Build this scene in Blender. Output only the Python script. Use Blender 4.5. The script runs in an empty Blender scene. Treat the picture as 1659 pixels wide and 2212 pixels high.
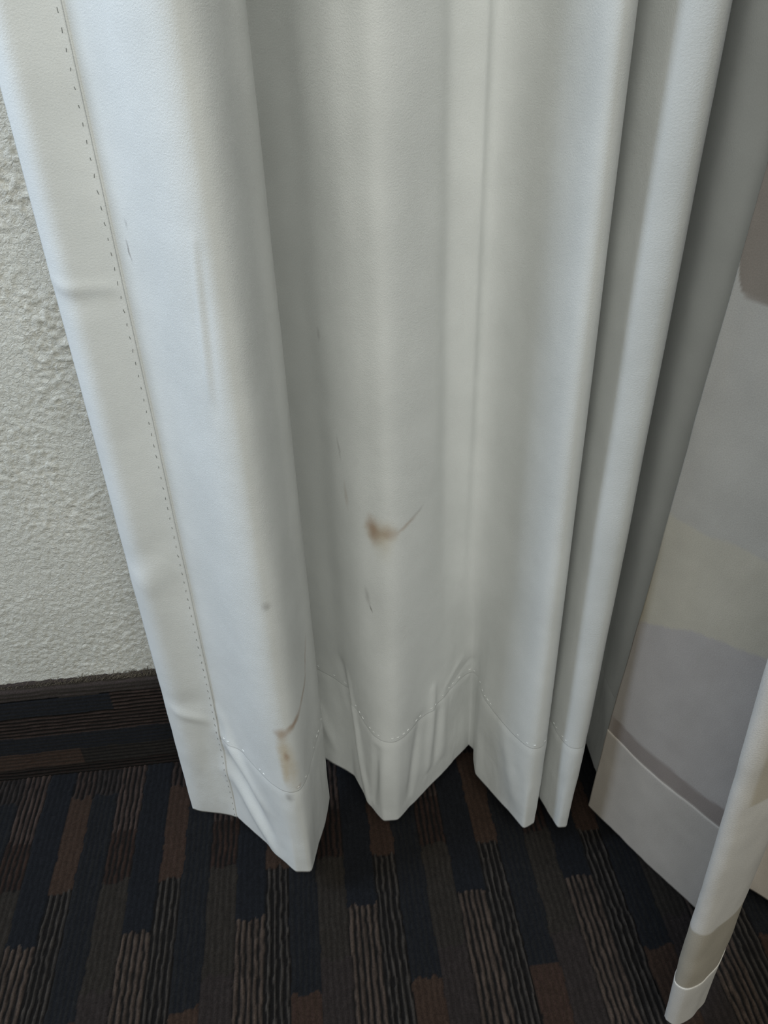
import bpy, math, random
import numpy as np
from mathutils import Matrix, Vector

# ------------------------------------------------------------------ camera
CAM_H = 0.60
psi, theta, rho = math.radians(5.3), math.radians(34.8), math.radians(2.0)
fwd = Vector((math.sin(psi)*math.cos(theta), math.cos(psi)*math.cos(theta), -math.sin(theta)))
r0 = Vector((math.cos(psi), -math.sin(psi), 0)); u0 = r0.cross(fwd)
right = math.cos(rho)*r0 - math.sin(rho)*u0; up = right.cross(fwd)
cd = bpy.data.cameras.new('camera'); cam = bpy.data.objects.new('camera', cd)
bpy.context.scene.collection.objects.link(cam)
cam.matrix_world = Matrix(((right.x, up.x, -fwd.x, 0), (right.y, up.y, -fwd.y, 0), (right.z, up.z, -fwd.z, CAM_H), (0, 0, 0, 1)))
cd.sensor_fit = 'HORIZONTAL'; cd.sensor_width = 36.0; cd.lens = 36.0*1700/1659
cd.clip_start = 0.01
bpy.context.scene.camera = cam

# ------------------------------------------------------------------ light
world = bpy.data.worlds.new('room_air'); bpy.context.scene.world = world
world.use_nodes = True
bg = world.node_tree.nodes['Background']
bg.inputs[0].default_value = (0.93, 0.97, 0.88, 1); bg.inputs[1].default_value = 0.10
def area(name, loc, target, sx, sy, power, col):
    l = bpy.data.lights.new(name, 'AREA'); l.shape = 'RECTANGLE'; l.size = sx; l.size_y = sy
    l.energy = power; l.color = col
    o = bpy.data.objects.new(name, l); bpy.context.scene.collection.objects.link(o)
    o.location = loc
    o.rotation_euler = (Vector(target)-Vector(loc)).to_track_quat('-Z', 'Y').to_euler()
    return o
area('window_daylight', (-0.90, 0.27, 1.22), (-0.05, 0.38, 0.62), 0.32, 0.8, 11.0, (0.64, 0.79, 1.0))
area('room_daylight', (-0.05, -0.80, 1.75), (0.05, 0.4, 0.55), 1.4, 0.8, 28.5, (0.99, 1.0, 0.935))
vs = bpy.context.scene.view_settings
vs.view_transform = 'Standard'; vs.look = 'None'; vs.gamma = 1.0; vs.use_curve_mapping = False
vs.exposure = 0.0

# ------------------------------------------------------------------ helpers
COL = bpy.context.scene.collection
rng = np.random.default_rng(7)
def smooth(a, b, x):
    t = np.clip((np.asarray(x, float)-a)/(b-a), 0, 1); return t*t*(3-2*t)
_tab = rng.random((256, 256))
def vnoise(x, y, seed=0):
    x = np.asarray(x, float)+seed*17.31; y = np.asarray(y, float)+seed*9.73
    xi = np.floor(x).astype(int); yi = np.floor(y).astype(int)
    fx = x-xi; fy = y-yi; fx = fx*fx*fx*(fx*(fx*6-15)+10); fy = fy*fy*fy*(fy*(fy*6-15)+10)
    g = lambda i, j: _tab[(xi+i) & 255, (yi+j) & 255]
    return ((g(0, 0)*(1-fx)+g(1, 0)*fx)*(1-fy)+(g(0, 1)*(1-fx)+g(1, 1)*fx)*fy)*2-1
def fbm(x, y, seed=0, o=3):
    r = 0; a = 1; t = 0
    for k in range(o):
        r = r+a*vnoise(x*2**k, y*2**k, seed+k*3); t += a; a *= .5
    return r/t
def srgb(r, g, b):
    return tuple(((c/255)/12.92 if c/255 <= .04045 else ((c/255+.055)/1.055)**2.4) for c in (r, g, b))
def link(name, me, parent=None, mat=None, **props):
    o = bpy.data.objects.new(name, me); COL.objects.link(o)
    if mat: me.materials.append(mat)
    if parent: o.parent = parent
    for k, v in props.items(): o[k] = v
    return o
def grid_mesh(name, P, colour=None, uv=None, flip=False):
    """P: rows x cols x 3"""
    nr, nc = P.shape[:2]
    idx = np.arange(nr*nc).reshape(nr, nc)
    q = np.stack([idx[:-1, :-1], idx[:-1, 1:], idx[1:, 1:], idx[1:, :-1]], -1).reshape(-1, 4)
    if flip: q = q[:, ::-1]
    me = bpy.data.meshes.new(name)
    me.vertices.add(nr*nc); me.vertices.foreach_set('co', P.reshape(-1).astype(np.float32))
    n = len(q); me.loops.add(n*4); me.loops.foreach_set('vertex_index', np.ascontiguousarray(q).reshape(-1).astype(np.int32))
    me.polygons.add(n); me.polygons.foreach_set('loop_start', np.arange(0, n*4, 4, dtype=np.int32))
    me.polygons.foreach_set('loop_total', np.full(n, 4, dtype=np.int32))
    me.update(calc_edges=True)
    me.polygons.foreach_set('use_smooth', np.ones(n, dtype=bool))
    if colour is not None:
        a = me.color_attributes.new('dye', 'FLOAT_COLOR', 'POINT')
        c = np.ones((nr*nc, 4), np.float32); c[:, :3] = colour.reshape(-1, 3); a.data.foreach_set('color', c.reshape(-1))
    if uv is not None:
        l = me.uv_layers.new(name='cloth'); l.data.foreach_set('uv', uv.reshape(-1, 2)[q.reshape(-1)].reshape(-1).astype(np.float32))
    return me
def tris_mesh(name, V, Fc):
    me = bpy.data.meshes.new(name); me.from_pydata([tuple(v) for v in V], [], Fc); me.update(); return me

class NT:
    def __init__(s, name, rough=.9, spec=.2):
        s.m = bpy.data.materials.new(name); s.m.use_nodes = True; s.t = s.m.node_tree
        s.b = s.t.nodes['Principled BSDF']; s.b.inputs['Roughness'].default_value = rough
        s.b.inputs['Specular IOR Level'].default_value = spec
    def n(s, typ, **kw):
        x = s.t.nodes.new(typ)
        for k, v in kw.items():
            if k.startswith('i_'):
                key = k[2:]; key = int(key) if key.isdigit() else key
                if isinstance(v, bpy.types.NodeSocket): s.t.links.new(v, x.inputs[key])
                else: x.inputs[key].default_value = v
            else: setattr(x, k, v)
        return x
    def l(s, a, b): s.t.links.new(a, b)
    def math(s, op, a, b=None, c=None):
        kw = dict(operation=op, i_0=a)
        if b is not None: kw['i_1'] = b
        if c is not None: kw['i_2'] = c
        return s.n('ShaderNodeMath', **kw).outputs[0]
    def mixc(s, f, a, b):
        x = s.n('ShaderNodeMix', data_type='RGBA')
        for k, v in ((0, f), (6, a), (7, b)):
            if isinstance(v, bpy.types.NodeSocket): s.l(v, x.inputs[k])
            else: x.inputs[k].default_value = v if k == 0 else (*v, 1)
        return x.outputs[2]
    def bump(s, h, strength, dist):
        x = s.n('ShaderNodeBump', i_Height=h, i_Strength=strength, i_Distance=dist); s.l(x.outputs[0], s.b.inputs['Normal'])

# ------------------------------------------------------------------ materials
WALL_Y = 0.494
def mat_wall():
    m = NT('painted_stucco', .62, .35)
    tc = m.n('ShaderNodeTexCoord').outputs['Object']
    n1 = m.n('ShaderNodeTexNoise', i_Vector=tc, i_Scale=330.0, i_Detail=4.0, i_Roughness=.65, i_Distortion=1.2).outputs[0]
    n2 = m.n('ShaderNodeTexNoise', i_Vector=tc, i_Scale=9.0, i_Detail=3.0).outputs[0]
    c = m.mixc(m.n('ShaderNodeMapRange', i_0=n2, i_1=.35, i_2=.7).outputs[0], (.605, .60, .55), (.67, .66, .605))
    m.l(c, m.b.inputs['Base Color']); m.bump(n1, .8, .0016)
    return m.m
def mat_carpet():
    m = NT('loop_pile_wool', .95, .05)
    a = m.n('ShaderNodeVertexColor', layer_name='dye').outputs[0]
    tc = m.n('ShaderNodeTexCoord').outputs['Object']
    n1 = m.n('ShaderNodeTexNoise', i_Vector=tc, i_Scale=900.0, i_Detail=3.0, i_Roughness=.7).outputs[0]
    f = m.n('ShaderNodeMapRange', i_0=n1, i_1=.25, i_2=.75, i_3=.62, i_4=1.35).outputs[0]
    x = m.n('ShaderNodeVectorMath', operation='SCALE', i_0=a, i_Scale=f).outputs[0]
    m.l(x, m.b.inputs['Base Color']); m.bump(n1, .6, .0010)
    m.b.inputs['Sheen Weight'].default_value = .05
    return m.m
def blob(m, uv, cx, cy, rx, ry, ang, soft=0.0, warp=None):
    v = uv
    mp = m.n('ShaderNodeMapping', vector_type='TEXTURE', i_Vector=v, i_Location=(cx, cy, 0), i_Rotation=(0, 0, math.radians(ang)), i_Scale=(rx*1.35, ry*1.35, 1)).outputs[0]
    d = m.n('ShaderNodeVectorMath', operation='LENGTH', i_0=mp).outputs['Value']
    return m.n('ShaderNodeMapRange', interpolation_type='SMOOTHSTEP', i_0=d, i_1=1.0, i_2=soft, i_3=0.0, i_4=1.0).outputs[0]
def mat_lining(marks):
    m = NT('blackout_lining', .78, .25)
    uvn = m.n('ShaderNodeUVMap', uv_map='cloth').outputs[0]
    nz = m.n('ShaderNodeTexNoise', i_Vector=uvn, i_Scale=160.0, i_Detail=2.0)
    off = m.n('ShaderNodeVectorMath', operation='SUBTRACT', i_0=nz.outputs['Color'], i_1=(.5, .5, .5)).outputs[0]
    off = m.n('ShaderNodeVectorMath', operation='SCALE', i_0=off, i_Scale=.004).outputs[0]
    uv = m.n('ShaderNodeVectorMath', operation='ADD', i_0=uvn, i_1=off).outputs[0]
    big = m.n('ShaderNodeTexNoise', i_Vector=uvn, i_Scale=22.0, i_Detail=4.0).outputs[0]
    fine = m.n('ShaderNodeTexNoise', i_Vector=uvn, i_Scale=1100.0, i_Detail=3.0, i_Roughness=.7).outputs[0]
    c = m.mixc(m.n('ShaderNodeMapRange', i_0=big, i_1=.35, i_2=.68).outputs[0], (.63, .64, .625), (.69, .70, .685))
    c = m.mixc(m.n('ShaderNodeMapRange', i_0=fine, i_1=.3, i_2=.7, i_3=0.0, i_4=.22).outputs[0], c, (.50, .51, .50))
    for (cx, cy, rx, ry, ang, k, col) in marks:
        b = blob(m, uv, cx, cy, rx, ry, ang)
        c = m.mixc(m.math('MULTIPLY', b, k), c, col)
    m.l(c, m.b.inputs['Base Color'])
    h = m.math('ADD', fine, m.math('MULTIPLY', m.n('ShaderNodeTexNoise', i_Vector=uvn, i_Scale=60.0, i_Detail=4.0).outputs[0], 1.5))
    m.bump(h, .35, .0006)
    m.b.inputs['Sheen Weight'].default_value = .1
    return m.m
def mat_face():
    m = NT('woven_face_fabric', .85, .15)
    a = m.n('ShaderNodeVertexColor', layer_name='dye').outputs[0]
    uvn = m.n('ShaderNodeUVMap', uv_map='cloth').outputs[0]
    n1 = m.n('ShaderNodeTexNoise', i_Vector=uvn, i_Scale=1300.0, i_Detail=2.0).outputs[0]
    n2 = m.n('ShaderNodeTexNoise', i_Vector=uvn, i_Scale=30.0, i_Detail=3.0).outputs[0]
    f = m.math('MULTIPLY', m.n('ShaderNodeMapRange', i_0=n1, i_1=.3, i_2=.7, i_3=.93, i_4=1.06).outputs[0],
               m.n('ShaderNodeMapRange', i_0=n2, i_1=.3, i_2=.7, i_3=.95, i_4=1.05).outputs[0])
    m.l(m.n('ShaderNodeVectorMath', operation='SCALE', i_0=a, i_Scale=f).outputs[0], m.b.inputs['Base Color'])
    m.bump(n1, .25, .0005)
    return m.m
def mat_plain(name, col, rough=.9):
    m = NT(name, rough, .2); m.b.inputs['Base Color'].default_value = (*col, 1)
    tc = m.n('ShaderNodeTexCoord').outputs['Object']
    n1 = m.n('ShaderNodeTexNoise', i_Vector=tc, i_Scale=700.0).outputs[0]
    c = m.mixc(n1, tuple(k*.8 for k in col), tuple(min(1, k*1.2) for k in col)); m.l(c, m.b.inputs['Base Color'])
    return m.m
M_wall = mat_wall(); M_carpet = mat_carpet(); M_face = mat_face()

# ------------------------------------------------------------------ wall_back
def axis(*segs):
    a = [np.arange(s, e, d) for s, e, d in segs]; return np.concatenate(a+[[segs[-1][1]]])
xs = axis((-3, -.5, .25), (-.5, -.07, .0014), (-.07, .3, .01), (.3, 3, .27))
zs = axis((0, .10, .05), (.10, .62, .0015), (.62, .9, .02), (.9, 2.6, .17))
X, Z = np.meshgrid(xs, zs)
fade = smooth(-.52, -.47, X)*(1-smooth(-.1, -.07, X))*smooth(.09, .105, Z)*(1-smooth(.62, .66, Z))
wx = X+.003*vnoise(X*90, Z*90, 3); wz = Z+.003*vnoise(X*90, Z*90, 5)
# trowelled ridges that run down to the right, coarser higher up
ca, sa = math.cos(math.radians(-38)), math.sin(math.radians(-38))
A = wx*ca+wz*sa; B = -wx*sa+wz*ca
coarse = smooth(.2, .5, Z)
r1 = 1-np.abs(vnoise(A*130, B*380, 1)); r2 = 1-np.abs(vnoise(wx*380, wz*560, 2)); r3 = vnoise(X*600, Z*640, 4)
patch = smooth(-.5, .5, vnoise(X*22, Z*22, 8))
Hh = patch*(r1**4*.0011*(.3+.9*coarse))+(.4+.6*patch)*(r2**4*.0008+r3*.00020)
P = np.stack([X, np.full_like(X, WALL_Y)-Hh*fade, Z], -1)
link('wall_back', grid_mesh('wall_back', P), None, M_wall, kind='structure')

# ------------------------------------------------------------------ floor: loop-pile carpet
NAVY = np.array(srgb(44, 48, 58)); NAVY2 = np.array(srgb(50, 52, 57)); RIDGE = np.array(srgb(124, 98, 80)); RIDGE2 = np.array(srgb(112, 84, 72))
ORANGE = np.array(srgb(104, 72, 50)); RUST = np.array(srgb(100, 66, 50)); OLIVE = np.array(srgb(80, 70, 60)); PURPLE = np.array(srgb(82, 68, 64))
THREAD = np.array(srgb(112, 100, 90)); DARK = np.array(srgb(38, 34, 33)); GREY = np.array(srgb(54, 54, 56))
def tone(c, k=.29, d=.42):
    g = c.mean(); return (c*(1-d)+g*d)*k
NAVY, NAVY2, RIDGE, RIDGE2, ORANGE, RUST, OLIVE, PURPLE, THREAD, DARK, GREY = [tone(c) for c in (NAVY, NAVY2, RIDGE, RIDGE2, ORANGE, RUST, OLIVE, PURPLE, THREAD, DARK, GREY)]
PER = 0.0866
def carpet(Xc, Yc):
    """dye colour and pile height for a point of the carpet (stripes run along Y)"""
    wand = .0007*vnoise(Xc*120, Yc*55, 11)+.0006*vnoise(Xc*250, Yc*170, 12)
    x = Xc+wand
    ph = np.mod(x+.0955, PER)
    cell = np.floor((x+.0955)/PER)
    ye = Yc+.0028*vnoise(Xc*260, Yc*60, 13)          # ragged block ends, yarn by yarn
    st = [(0, .0235, 5), (.0235, .0423, 4), (.0423, .0640, 5), (.0640, PER, 5)]
    c = np.zeros(Xc.shape+(3,)); h = np.zeros(Xc.shape)
    lump = .5+.5*vnoise(Xc*230, Yc*150, 14); fine = vnoise(Xc*500, Yc*500, 15)
    for k, (a, b, n) in enumerate(st):
        t = (ph-a)/(b-a); inn = (t >= 0) & (t < 1)
        r = .5-.5*np.cos(2*np.pi*t*n)               # 0 in the groove, 1 on the ridge
        rib = smooth(.15, .75, r)
        def lay(mask, hi, lo, amp, flat):
            w = (mask & inn)
            col = lo+(hi-lo)*(rib*(.55+.7*lump))[..., None]
            c[w] = col[w]; hh = flat+amp*(r**.8)*(.75+.4*lump)+.00025*fine
            h[w] = hh[w]
        yy = ye
        if k == 0:
            lay(yy > .331, NAVY*1.0, NAVY*.85, .0006, .0012)
            lay(yy <= .331, RIDGE, DARK*1.3, .0021, 0)
        if k == 1:
            lay(yy > .4596, RIDGE2*.75, DARK, .0018, 0)
            lay((yy <= .4596) & (yy > .371), np.where((cell % 2 == 0)[..., None], ORANGE, (ORANGE+RUST)/2), ORANGE*.8, .0006, .001)
            thin = smooth(.55, .95, r)
            w = inn & (yy <= .371)
            col = DARK*1.2+(THREAD-DARK*1.2)*(thin*(.5+.6*lump))[..., None]
            c[w] = col[w]; h[w] = (.0021*thin*(.7+.4*lump)+.0002*fine)[w]
        if k == 2:
            lay(yy > .4596, PURPLE, DARK, .0017, 0)
            lay((yy <= .4596) & (yy > .271), (NAVY2+GREY)/2, NAVY*.9, .0007, .001)
            lay(yy <= .271, np.where((cell % 2 == 0)[..., None], RUST, ORANGE), ORANGE*.75, .0006, .0012)
        if k == 3:
            lay(yy > .4198, RIDGE2*1.05, DARK, .0021, 0)
            lay((yy <= .4198) & (yy > .375), RUST*.75, DARK*1.2, .0012, .0004)
            lay((yy <= .375) & (yy > .292), OLIVE, OLIVE*.7, .0008, .0008)
            lay(yy <= .292, PURPLE, PURPLE*.75, .0006, .001)
    c *= (.85+.3*(.5+.5*fine))[..., None]
    return c, h
xs = axis((-3, -.62, .07), (-.62, .78, .0010), (.78, 3, .07))
ys = axis((-2.5, .08, .08), (.08, .49, .0015), (.49, .50, .005))
X, Y = np.meshgrid(xs, ys)
c, h = carpet(X, np.clip(Y, -.1, .6))
fl = smooth(-.66, -.62, X)*(1-smooth(.78, .82, X))*smooth(.04, .08, Y)
c = np.where((fl > .5)[..., None], c, (NAVY+OLIVE)/2)
P = np.stack([X, Y, h*fl-.0022], -1)
link('floor', grid_mesh('floor', P, c), None, M_carpet, kind='structure')

# ------------------------------------------------------------------ baseboard_back: carpet cove
BT = .1135
xs = axis((-3, -.5, .1), (-.5, .3, .0016), (.3, 3, .1)); zs = axis((-.002, BT, .0008))
X, Z = np.meshgrid(xs, zs)
wand = .0006*vnoise(Z*120, X*55, 21)
z = Z+wand
r = .5-.5*np.cos(2*np.pi*z/.0043); rib = smooth(.15, .75, r); lump = .5+.5*vnoise(Z*230, X*150, 24); fine = vnoise(X*500, Z*500, 25)
c = np.zeros(X.shape+(3,)); hh = np.zeros(X.shape)
def band(mask, hi, lo, amp, flat):
    col = lo+(hi-lo)*(rib*(.7+.4*lump))[..., None]; c[mask] = col[mask]; hh[mask] = (flat+amp*r*(.75+.4*lump)+.0002*fine)[mask]
band(z > .099, PURPLE*1.15, OLIVE*.9, .0006, .0008)
L = X < -.195
band((z <= .0985) & (z > .079) & L, NAVY*.9, NAVY*.8, .0005, .001)
band((z <= .0985) & (z > .079) & ~L, RIDGE2*.62, DARK*.9, .0016, 0)
band((z <= .079) & (z > .054), RIDGE2*.55, DARK*.9, .0014, 0)
band((z <= .054) & (z > .033), NAVY*.85, NAVY*.7, .0005, .001)
band((z <= .033) & (z > .0125) & (X < -.235), ORANGE*.8, ORANGE*.6, .0005, .001)
band((z <= .033) & (z > .0125) & (X >= -.235), OLIVE*.62, DARK, .0006, .0008)
band(z <= .0125, RIDGE2*.3, DARK*.5, .001, 0)
Yb = WALL_Y-.0065-hh+.004*smooth(BT-.006, BT, Z)
P = np.stack([X, Yb, Z+.0012*vnoise(X*300, X*0, 31)*smooth(BT-.004, BT, Z)], -1)
# top lip back to the wall
lip = P[-1:].copy(); lip[..., 1] = WALL_Y; lip[..., 2] += .0004
P = np.concatenate([P, lip], 0); c = np.concatenate([c, c[-1:]], 0)*1.5
bb = link('baseboard_back', grid_mesh('baseboard_back', P, c), None, M_carpet, kind='structure')
# frayed backing threads along the cut top edge
V = []; Fc = []; rr = random.Random(4)
for i in range(3600):
    x = rr.uniform(-.42, .02); dens = .35+.65*smooth(-.33, -.15, x)
    if rr.random() > dens: continue
    ln = rr.uniform(.0020, .0062)*(.6+.8*float(smooth(-.30, -.14, x)))
    a = rr.uniform(-1.3, 1.3); y = WALL_Y-rr.uniform(.0012, .006); z0 = BT-.0012; w = rr.uniform(.00010, .00022)
    p = np.array([x, y, z0]); b = len(V); bend = rr.uniform(-.9, .9)
    for k in range(4):
        V += [(p[0]-w, p[1], p[2]), (p[0]+w, p[1]-w, p[2])]
        p = p+np.array([math.sin(a+bend*k), rr.uniform(-.3, .3), math.cos(a+bend*k)])*ln/3
    for k in range(3): q = b+2*k; Fc.append((q, q+1, q+3, q+2))
link('frayed_threads', tris_mesh('frayed_threads', V, Fc), bb, mat_plain('frayed_backing', srgb(92, 84, 72)), kind='stuff')

# ------------------------------------------------------------------ curtains
#PROFILE-BEGIN
HEM = .03
MAIN = [(-.1290, .4133), (-.1215, .4106), (-.0915, .4009), (-.0452, .3463), (-.0339, .3448), (-.0215, .3857), (-.0165, .4081), (-.0200, .4404), (-.0227, .4510),
        (-.0168, .4473), (.0059, .4263), (.0154, .4008), (.0264, .3805), (.0373, .3800), (.0556, .3963), (.0832, .4202), (.1095, .4467), (.1131, .4396),
        (.1109, .4290), (.1095, .4148), (.1362, .3594), (.1464, .3622), (.1535, .3823), (.1585, .4090), (.1560, .3850), (.1635, .3560), (.1708, .3555),
        (.1851, .3871), (.1947, .4186), (.1985, .4420), (.2085, .4500), (.2128, .4362), (.2116, .4163), (.2112, .3974), (.2200, .3700), (.2420, .3300)]
MLEAN = [.0035, .0035, .0020, .001, .001, .0015, .0020, 0, 0, 0, 0, 0, 0, 0, 0, 0, 0, 0, 0, 0, -.003, -.004, -.004, -.002, .002, .004, .006, .007, .004, .002, 0, 0, 0, 0, 0, 0]
def resample(pts, extra, step=.0012, sig=1.2):
    pts = np.array(pts, float); ex = np.array(extra, float).reshape(len(pts), -1)
    ex = np.concatenate([ex, np.zeros((len(pts), 4-ex.shape[1]))], 1)
    Q = np.concatenate([pts, ex], 1); Q = np.concatenate([2*Q[:1]-Q[1:2], Q, 2*Q[-1:]-Q[-2:-1]])
    out = []; key = []; lin = []
    for i in range(1, len(Q)-2):
        p0, p1, p2, p3 = Q[i-1:i+3]
        d = [max(np.linalg.norm((b-a)[:2])**.5, 1e-6) for a, b in ((p0, p1), (p1, p2), (p2, p3))]
        t0, t1, t2, t3 = 0, d[0], d[0]+d[1], d[0]+d[1]+d[2]
        key.append(len(out))
        for t in np.linspace(t1, t2, 40, endpoint=False):
            lin.append(p1+(p2-p1)*(t-t1)/(t2-t1))
            a1 = (t1-t)/(t1-t0)*p0+(t-t0)/(t1-t0)*p1; a2 = (t2-t)/(t2-t1)*p1+(t-t1)/(t2-t1)*p2; a3 = (t3-t)/(t3-t2)*p2+(t-t2)/(t3-t2)*p3
            b1 = (t2-t)/(t2-t0)*a1+(t-t0)/(t2-t0)*a2; b2 = (t3-t)/(t3-t1)*a2+(t-t1)/(t3-t1)*a3
            out.append((t2-t)/(t2-t1)*b1+(t-t1)/(t2-t1)*b2)
    key.append(len(out)); out.append(Q[-2]); lin.append(Q[-2]); out = np.array(out); lin = np.array(lin)
    s = np.concatenate([[0], np.cumsum(np.linalg.norm(np.diff(out[:, :2], axis=0), axis=1))])
    sk = s[key]; n = int(s[-1]/step); S = np.linspace(0, s[-1], n+1)
    R = np.stack([np.interp(S, s, out[:, k]) for k in range(out.shape[1])]+[np.interp(S, s, lin[:, k]) for k in (0, 1)], 1)
    return S, R, sk
def gsmooth(R, sig):
    k = int(sig*3)+1; w = np.exp(-.5*(np.arange(-k, k+1)/sig)**2); w /= w.sum()
    pad = np.concatenate([2*R[:1]-R[k:0:-1], R, 2*R[-1:]-R[-2:-k-2:-1]])
    return np.stack([np.convolve(pad[:, i], w, 'valid') for i in range(R.shape[1])], 1)
def sheet(S, R, zs, lo=.8, hi=3.2, disp=None, soft=None):
    """rows x cols x 3 surface plus outward normals; R[:,2] is the sideways lean reached at z=.6"""
    a = gsmooth(R, lo); b = gsmooth(R, hi)
    if soft is not None:                          # folds that open out into broad curves higher up
        for sg, mk in soft:
            b2 = gsmooth(R, sg); q = gsmooth(mk[:, None].astype(float), 8)[:, :1]; b = b*(1-q)+b2*q
    w = smooth(.05, .26, zs)[:, None]
    a = a.copy(); b = b.copy()
    b[:, 0] += b[:, 4]; b[:, 1] += b[:, 5]
    v = smooth(HEM, .11, zs)[:, None]             # pressed corners at the hem, rounder above
    x = (a[None, :, -2]*(1-v)+a[None, :, 0]*v)*(1-w)+b[None, :, 0]*w; y = (a[None, :, -1]*(1-v)+a[None, :, 1]*v)*(1-w)+b[None, :, 1]*w
    ln = (np.clip(zs, 0, .75)[:, None]-HEM)/.57*R[None, :, 2]
    x = x+ln
    lk = (np.clip(zs, 0, .75)-HEM)/.57
    y = y+(lk/(lk+.25)*1.25)[:, None]*gsmooth(R, 4)[None, :, 3]
    z = np.repeat(zs[:, None], len(S), 1)
    tx = np.gradient(x, axis=1); ty = np.gradient(y, axis=1); l = np.hypot(tx, ty)+1e-9
    nx, ny = ty/l, -tx/l                         # to the right of travel = towards the camera side
    SS = np.repeat(S[None], len(zs), 0)
    if disp is not None:
        d = disp(SS, z); x = x+nx*d; y = y+ny*d
    return np.stack([x, y, z], -1), np.stack([nx, ny, np.zeros_like(nx)], -1), SS
MYL = [0]*len(MAIN)
for k_, v_ in {0: 0, 1: -.013, 2: .001, 3: .001, 7: .022, 8: .029, 9: .028, 10: .018, 11: .004, 13: -.006, 14: -.005}.items(): MYL[k_] = v_
UX = [0]*len(MAIN); UY = [0]*len(MAIN)
for k_, x_, y_ in ((16, -.006, -.012), (17, -.002, -.013), (18, .003, -.011), (19, .007, -.010), (20, .001, 0), (24, .001, -.011), (25, -.001, .003)): UX[k_] = x_; UY[k_] = y_
mS, mR, mK = resample(MAIN, list(zip(MLEAN, MYL, UX, UY)))
mSoft = [(11, (mS > mK[3]-.028) & (mS < mK[5]-.012)), (15, (mS > mK[10]-.004) & (mS < mK[15])), (16, (mS > mK[15]-.01) & (mS < mK[20]-.020))]
#PROFILE-END
def ridge(SS, ZZ, s0, z0, s1, z1, w, amp):
    dx, dz = s1-s0, z1-z0; L2 = dx*dx+dz*dz
    t = np.clip(((SS-s0)*dx+(ZZ-z0)*dz)/L2, 0, 1); d2 = (SS-s0-t*dx)**2+(ZZ-z0-t*dz)**2
    return amp*np.exp(-d2/(2*w*w))*np.sin(np.pi*np.clip(t*.9+.05, 0, 1))**.5
CREASES = []
def main_disp(SS, ZZ):
    d = .0012*fbm(SS*16, ZZ*5, 41)
    d = d+.0007*fbm(SS*60, ZZ*22, 43)*(1-smooth(.10, .20, ZZ))
    sv = (mK[15]*.45+mK[16]*.55)
    d = d+(.0045*np.exp(-((SS-sv)/.010)**2)-.0025*np.exp(-((SS-mK[15]+.004)/.009)**2))*smooth(.12, .45, ZZ)
    d = d-.0010*np.exp(-((SS-mK[2]-.001)/.0040)**2)*smooth(.10, .30, ZZ)
    for cr in CREASES: d = d+ridge(SS, ZZ, *cr)
    return d
ZROWS = axis((HEM, .66, .0022), (.66, 2.2, .07))
CREASES = [(.0024, .474, .036, .471, .0025, .0008), (.006, .466, .030, .468, .005, -.0005), (.0084, .160, .0312, .146, .003, .0011), (.006, .170, .030, .168, .006, -.0008),
           (.006, .275, .030, .298, .008, .0010), (.004, .290, .020, .312, .006, -.0007), (.109, .505, .102, .430, .0018, .0007), (.112, .50, .106, .42, .0024, -.0006),
           (.0400, .135, .0850, .085, .005, .0024), (.0400, .090, .0930, .034, .005, .0026), (.0420, .112, .0890, .058, .005, -.0022), (.0430, .160, .060, .100, .004, .0015),
           (.2790, .150, .3010, .032, .0035, .0028), (.2700, .155, .2850, .040, .0040, -.0030), (.3196, .115, .3120, .045, .0030, -.0026),
           (.3772, .150, .3724, .060, .0030, .0026), (.3616, .130, .3480, .050, .0035, -.0022), (.3900, .130, .3900, .060, .0040, .0018), (.3840, .120, .3820, .060, .0025, -.0016),
           (.392, .136, .420, .154, .0022, .0006), (.400, .130, .440, .150, .0022, -.0005), (.425, .120, .440, .140, .0022, .0005), (.230, .10, .250, .05, .004, .002), (.500, .12, .520, .05, .005, .0014)]
BROWN, TAN, GREYM, OLIVEM = (.33, .225, .15), (.46, .38, .26), (.27, .26, .25), (.50, .47, .37)
MARKS = [ # (arc position, height, half sizes, angle, strength, colour) of the stains that the cloth has
    (.328, .3150, .0140, .0115, 10, .65, TAN), (.3215, .3165, .0062, .0110, 14, .85, BROWN), (.333, .3165, .0105, .0055, -4, .5, BROWN), (.350, .3185, .0110, .0022, 18, .45, BROWN),
    (.360, .3230, .0080, .0016, 25, .30, GREYM), (.330, .3030, .0090, .0100, 20, .25, OLIVEM),
    (.3168, .2510, .0011, .0040, 14, .95, GREYM), (.3140, .2600, .0028, .0080, 10, .40, GREYM),
    (.1650, .2180, .0018, .0170, -22, .50, BROWN), (.1510, .2010, .0130, .0024, 24, .70, BROWN), (.1300, .1910, .0140, .0036, 22, .85, BROWN), (.1160, .1860, .0060, .0060, 0, .70, BROWN),
    (.1160, .1690, .0055, .0200, 0, .70, TAN), (.1190, .1560, .0080, .0240, 4, .55, TAN), (.1180, .1640, .0026, .0060, 5, .70, BROWN), (.1155, .1480, .0035, .0140, 0, .65, TAN),
    (.1160, .1230, .0040, .0050, 0, .60, GREYM), (.1240, .1320, .0030, .0022, 0, .45, BROWN), (.1201, .2960, .0045, .0036, 20, .50, GREYM),
    (.0505, .4900, .0009, .0060, 8, .90, GREYM), (.0520, .5030, .0009, .0030, 8, .40, GREYM), (.2763, .4260, .0020, .0040, 0, .35, GREYM), (.2907, .3600, .0016, .0080, 8, .40, GREYM), (.2960, .3300, .0020, .0100, 8, .25, BROWN)]
def hem_cloth(o, th=.0012, off=0):
    md = o.modifiers.new('thickness', 'SOLIDIFY'); md.thickness = th; md.offset = off
M_lining = mat_lining(MARKS)
M_trim = mat_lining([])
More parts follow.
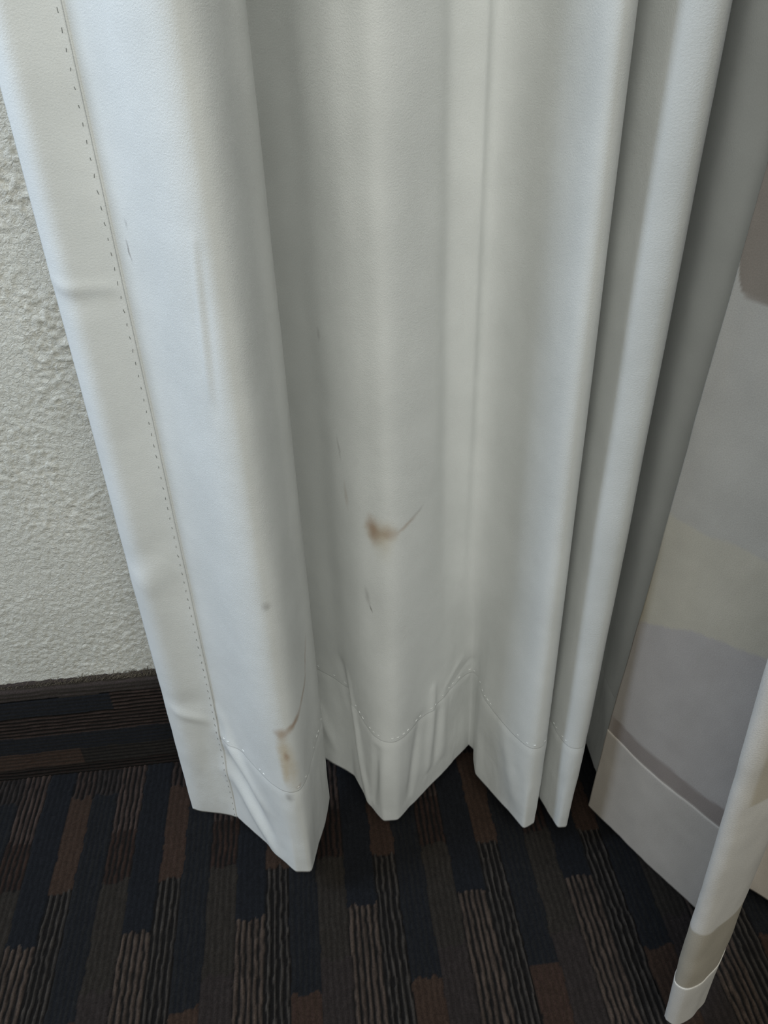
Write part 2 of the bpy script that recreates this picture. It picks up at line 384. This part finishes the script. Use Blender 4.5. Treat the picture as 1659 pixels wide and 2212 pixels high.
def lining_part(name, s0, s1, z0, z1, proud, parent, mat, th=.0009):
    sel = (mS >= s0-1e-6) & (mS <= s1+1e-6)
    zz = ZROWS[(ZROWS >= z0-1e-6) & (ZROWS <= z1+1e-6)]
    Pf, Nf, SS = sheet(mS, mR, zz, disp=main_disp, soft=mSoft)
    Pp = Pf+Nf*proud
    if proud:                                     # edge tucks down to the panel
        e = np.ones(Pp.shape[:2])
        e = e*(1-smooth(z1-.014, z1, Pp[..., 2])*(z1 < 2))
        Pp = Pf+Nf*(proud*e+.0001*e-(.0004*(1-e) if z1 < 2 else 0))[..., None]
    me = grid_mesh(name, Pp[:, sel], None, np.stack([SS, Pf[..., 2]], -1)[:, sel])
    o = link(name, me, parent, mat); hem_cloth(o, th)
    return o
drape = bpy.data.objects.new('blackout_curtain', None); COL.objects.link(drape); drape.location = (0, 0, 0)
drape['label'] = 'pleated off-white blackout curtain with brown stains, hanging in front of the textured wall'
drape['category'] = 'curtain'
HEMTOP = .135
lining_part('lining', 0, 9, HEMTOP-.009, 9, 0, drape, M_lining, .0004)
lining_part('side_hem', 0, mK[2], HEM, 9, .0008, drape, M_trim, .0005)
HEMTOP = .135
lining_part('bottom_hem', 0, 9, HEM, HEMTOP, .0003, drape, M_lining, .0004)
# stitches
def on_main(s, z, proud):
    Pf, Nf, _ = sheet(mS, mR, np.array([z, z+.001]), disp=main_disp, soft=mSoft)
    i = int(np.argmin(abs(mS-s))); return Pf[0, i]+Nf[0, i]*proud, Nf[0, i], (Pf[0, min(i+1, len(mS)-1)]-Pf[0, max(i-1, 0)])
def stitches(name, pts, parent, mat, length, wid):
    V = []; Fc = []
    for (s, z, along) in pts:
        p, n, t = on_main(s, z, .0013 if along == 'z' else .0005); t = t/np.linalg.norm(t)
        a = np.array([0, 0, 1.]) if along == 'z' else t; b = t if along == 'z' else np.array([0, 0, 1.])
        k = len(V); l = length*rr.uniform(.7, 1.2)/2; sk = rr.uniform(-.25, .25)
        a2 = a+b*sk
        for (i, j, q) in ((-1, -1, -.6), (1, -1, -.6), (1, 1, -.6), (-1, 1, -.6), (-.6, -.5, .25), (.6, -.5, .25), (.6, .5, .25), (-.6, .5, .25)):
            V.append(p+a2*l*i+b*wid*j/2+n*.0005*q)
        for f in ((0, 1, 5, 4), (1, 2, 6, 5), (2, 3, 7, 6), (3, 0, 4, 7), (4, 5, 6, 7)): Fc.append(tuple(k+q for q in f))
    link(name, tris_mesh(name, V, Fc), parent, mat, kind='stuff')
pts = []; z = HEM+.004
while z < .62:
    pts.append((mK[2]-.0022+rr.uniform(-.0002, .0002), z, 'z')); z += .0072
stitches('side_stitching', pts, drape, mat_plain('grey_thread', srgb(104, 106, 104)), .0022, .00030)
pts = []; s = .004
while s < mK[30]:
    if rr.random() < .45: pts.append((s, HEMTOP-.003+rr.uniform(-.0003, .0003), 's'))
    s += .0052
stitches('hem_stitching', pts, drape, mat_plain('white_thread', (.60, .61, .60)), .0024, .00022)

# ---------------- patterned drape
PAT = [(.1948, .3733), (.2081, .3474), (.2233, .3189), (.2361, .2975), (.2462, .2803), (.2532, .2692), (.2340, .2500), (.1935, .2140), (.1978, .2096),
       (.2096, .2125), (.2214, .2197), (.2400, .2420), (.2640, .2700), (.2880, .2919), (.2988, .2805), (.3250, .2560), (.3420, .2400), (.3700, .2550), (.3950, .2800),
       (.4250, .2550), (.4550, .2350), (.4850, .2600), (.5200, .2750)]
lr = -.027
PLEAN = [0, 0, 0, 0, .002, .002, lr*.5, lr, lr, lr*.9, lr*.45, 0, .006, .006, .003, 0, 0, 0, 0, 0, 0, 0, 0]
pS, pR, pK = resample(PAT, PLEAN)
C_hem = np.array((.50, .45, .395)); C_dark = np.array((.31, .262, .23)); C_grey = np.array((.455, .41, .37)); C_tan = np.array((.52, .465, .365)); C_up = np.array((.48, .44, .375)); C_brown = np.array((.275, .228, .18))
C_hem, C_dark, C_grey, C_tan, C_up, C_brown = [q_*.83 for q_ in (C_hem, C_dark, C_grey, C_tan, C_up, C_brown)]
C_fold = np.array((.50, .475, .44)); C_foldtan = np.array((.335, .30, .245))
def left_edge(z): return np.interp(z, [.03, .13, .24, .26, .332, .464, .53, .66], [0, .004, .0105, .0122, .0165, .0230, .0265, .034])
def hem_top(S): return np.interp(S, [pK[0], pK[1], pK[4], pK[5], pK[6], pK[7], pK[11], pK[12], pK[13], 9], [.128, .123, .123, .12, .1, .079, .079, .1, .12, .122])
def pat_sheet(zs, proud=0):
    def disp(SS, ZZ):
        return .0014*fbm(SS*22, ZZ*7, 61)+.0005*fbm(SS*70, ZZ*30, 63)
    Sg, Rg = pS, pR
    Pf, Nf, SS = sheet(Sg, Rg, zs, .8, 1.0, disp)
    # the side edge swings a little: pull the first 3 cm along the sheet
    for r_, z_ in enumerate(zs):
        e = left_edge(min(z_, .66)); t = Sg; s2 = e+t*(1-e/.05); s2 = np.where(t < .05, s2, t)
        for k in range(3):
            if k < 2: Pf[r_, :, k] = np.interp(s2, Sg, Pf[r_, :, k])
        SS[r_] = s2
    return Pf, Nf, SS
zz = ZROWS
Pf, Nf, SS = pat_sheet(zz)
ZZ = Pf[..., 2]
wob = .0015*vnoise(SS*90, ZZ*90, 71)
roll = smooth(pK[6], pK[7]-.004, SS)*(1-smooth(pK[11], pK[12], SS))
ht = hem_top(SS)
c = np.empty(SS.shape+(3,)); c[:] = C_grey
def over(m, col):
    global c
    c = c+(np.asarray(col)-c)*np.clip(m, 0, 1)[..., None]
def step(v, w=.0011): return smooth(-w, w, v)
pan = 1-smooth(.3, .7, roll)
b1 = np.interp(SS, [0, .0085, .0485, .0946, .2], [.238, .240, .262, .273, .28]); b2 = np.interp(SS, [0, .02, .035, .08, .2], [.334, .332, .330, .336, .34])
over(step(ZZ-b1-wob), C_tan); over(step(ZZ-b2-wob), C_up)
b3 = .465+.05*np.exp(-((SS-.016)/.007)**2)+wob*.3
over(step(ZZ-b3), C_brown)
over(step(ht+.017+.003*vnoise(SS*40, SS*0, 77)-ZZ)*smooth(.002, .010, SS), C_dark)
over(1-pan, C_fold); over((1-pan)*step(.145+wob-ZZ)*step(ZZ-.07), C_foldtan)
over((1-pan)*smooth(pK[8]+.002, pK[8]+.006, SS)*step(ZZ-.262-wob)*step(.31-ZZ), C_foldtan*1.2)
over(step(ht-ZZ, .0008), C_hem+(C_fold-C_hem)*(1-pan)[..., None])
drape2 = bpy.data.objects.new('patterned_curtain', None); COL.objects.link(drape2)
drape2['label'] = 'beige and taupe patterned curtain to the right, with a narrow pale fold in front'
drape2['category'] = 'curtain'
o = link('face_panel', grid_mesh('face_panel', Pf, c, np.stack([SS, ZZ], -1)), drape2, M_face); hem_cloth(o, .0010)
# hem band, turned up and standing proud of the panel
nr = 44
tt = np.linspace(0, 1, nr)
rows = []; ns = []; cs = []
zgrid = np.linspace(HEM-.0015, .14, 90)
Pg, Ng, Sg2 = pat_sheet(zgrid)
Hb = hem_top(pS)
for t in tt:
    zt = (HEM-.0015)+(Hb-(HEM-.0015))*t
    fi = np.clip((zt-zgrid[0])/(zgrid[1]-zgrid[0]), 0, len(zgrid)-1.001); i0 = fi.astype(int); f = (fi-i0)[:, None]; j = np.arange(len(pS))
    p = Pg[i0, j]*(1-f)+Pg[i0+1, j]*f; n = Ng[i0, j]
    rows.append(p+n*(.0009*(1-.3*smooth(.97, 1, t))))
Pb = np.array(rows)
cb = np.empty(Pb.shape); cb[:] = C_hem
cb += (C_fold-C_hem)*smooth(.3, .7, roll[:1])[..., None]
o = link('hem_band', grid_mesh('hem_band', Pb, cb, np.stack([np.repeat(pS[None], nr, 0), Pb[..., 2]], -1)), drape2, M_face, label='paler turned-up hem band'); hem_cloth(o, .0003)
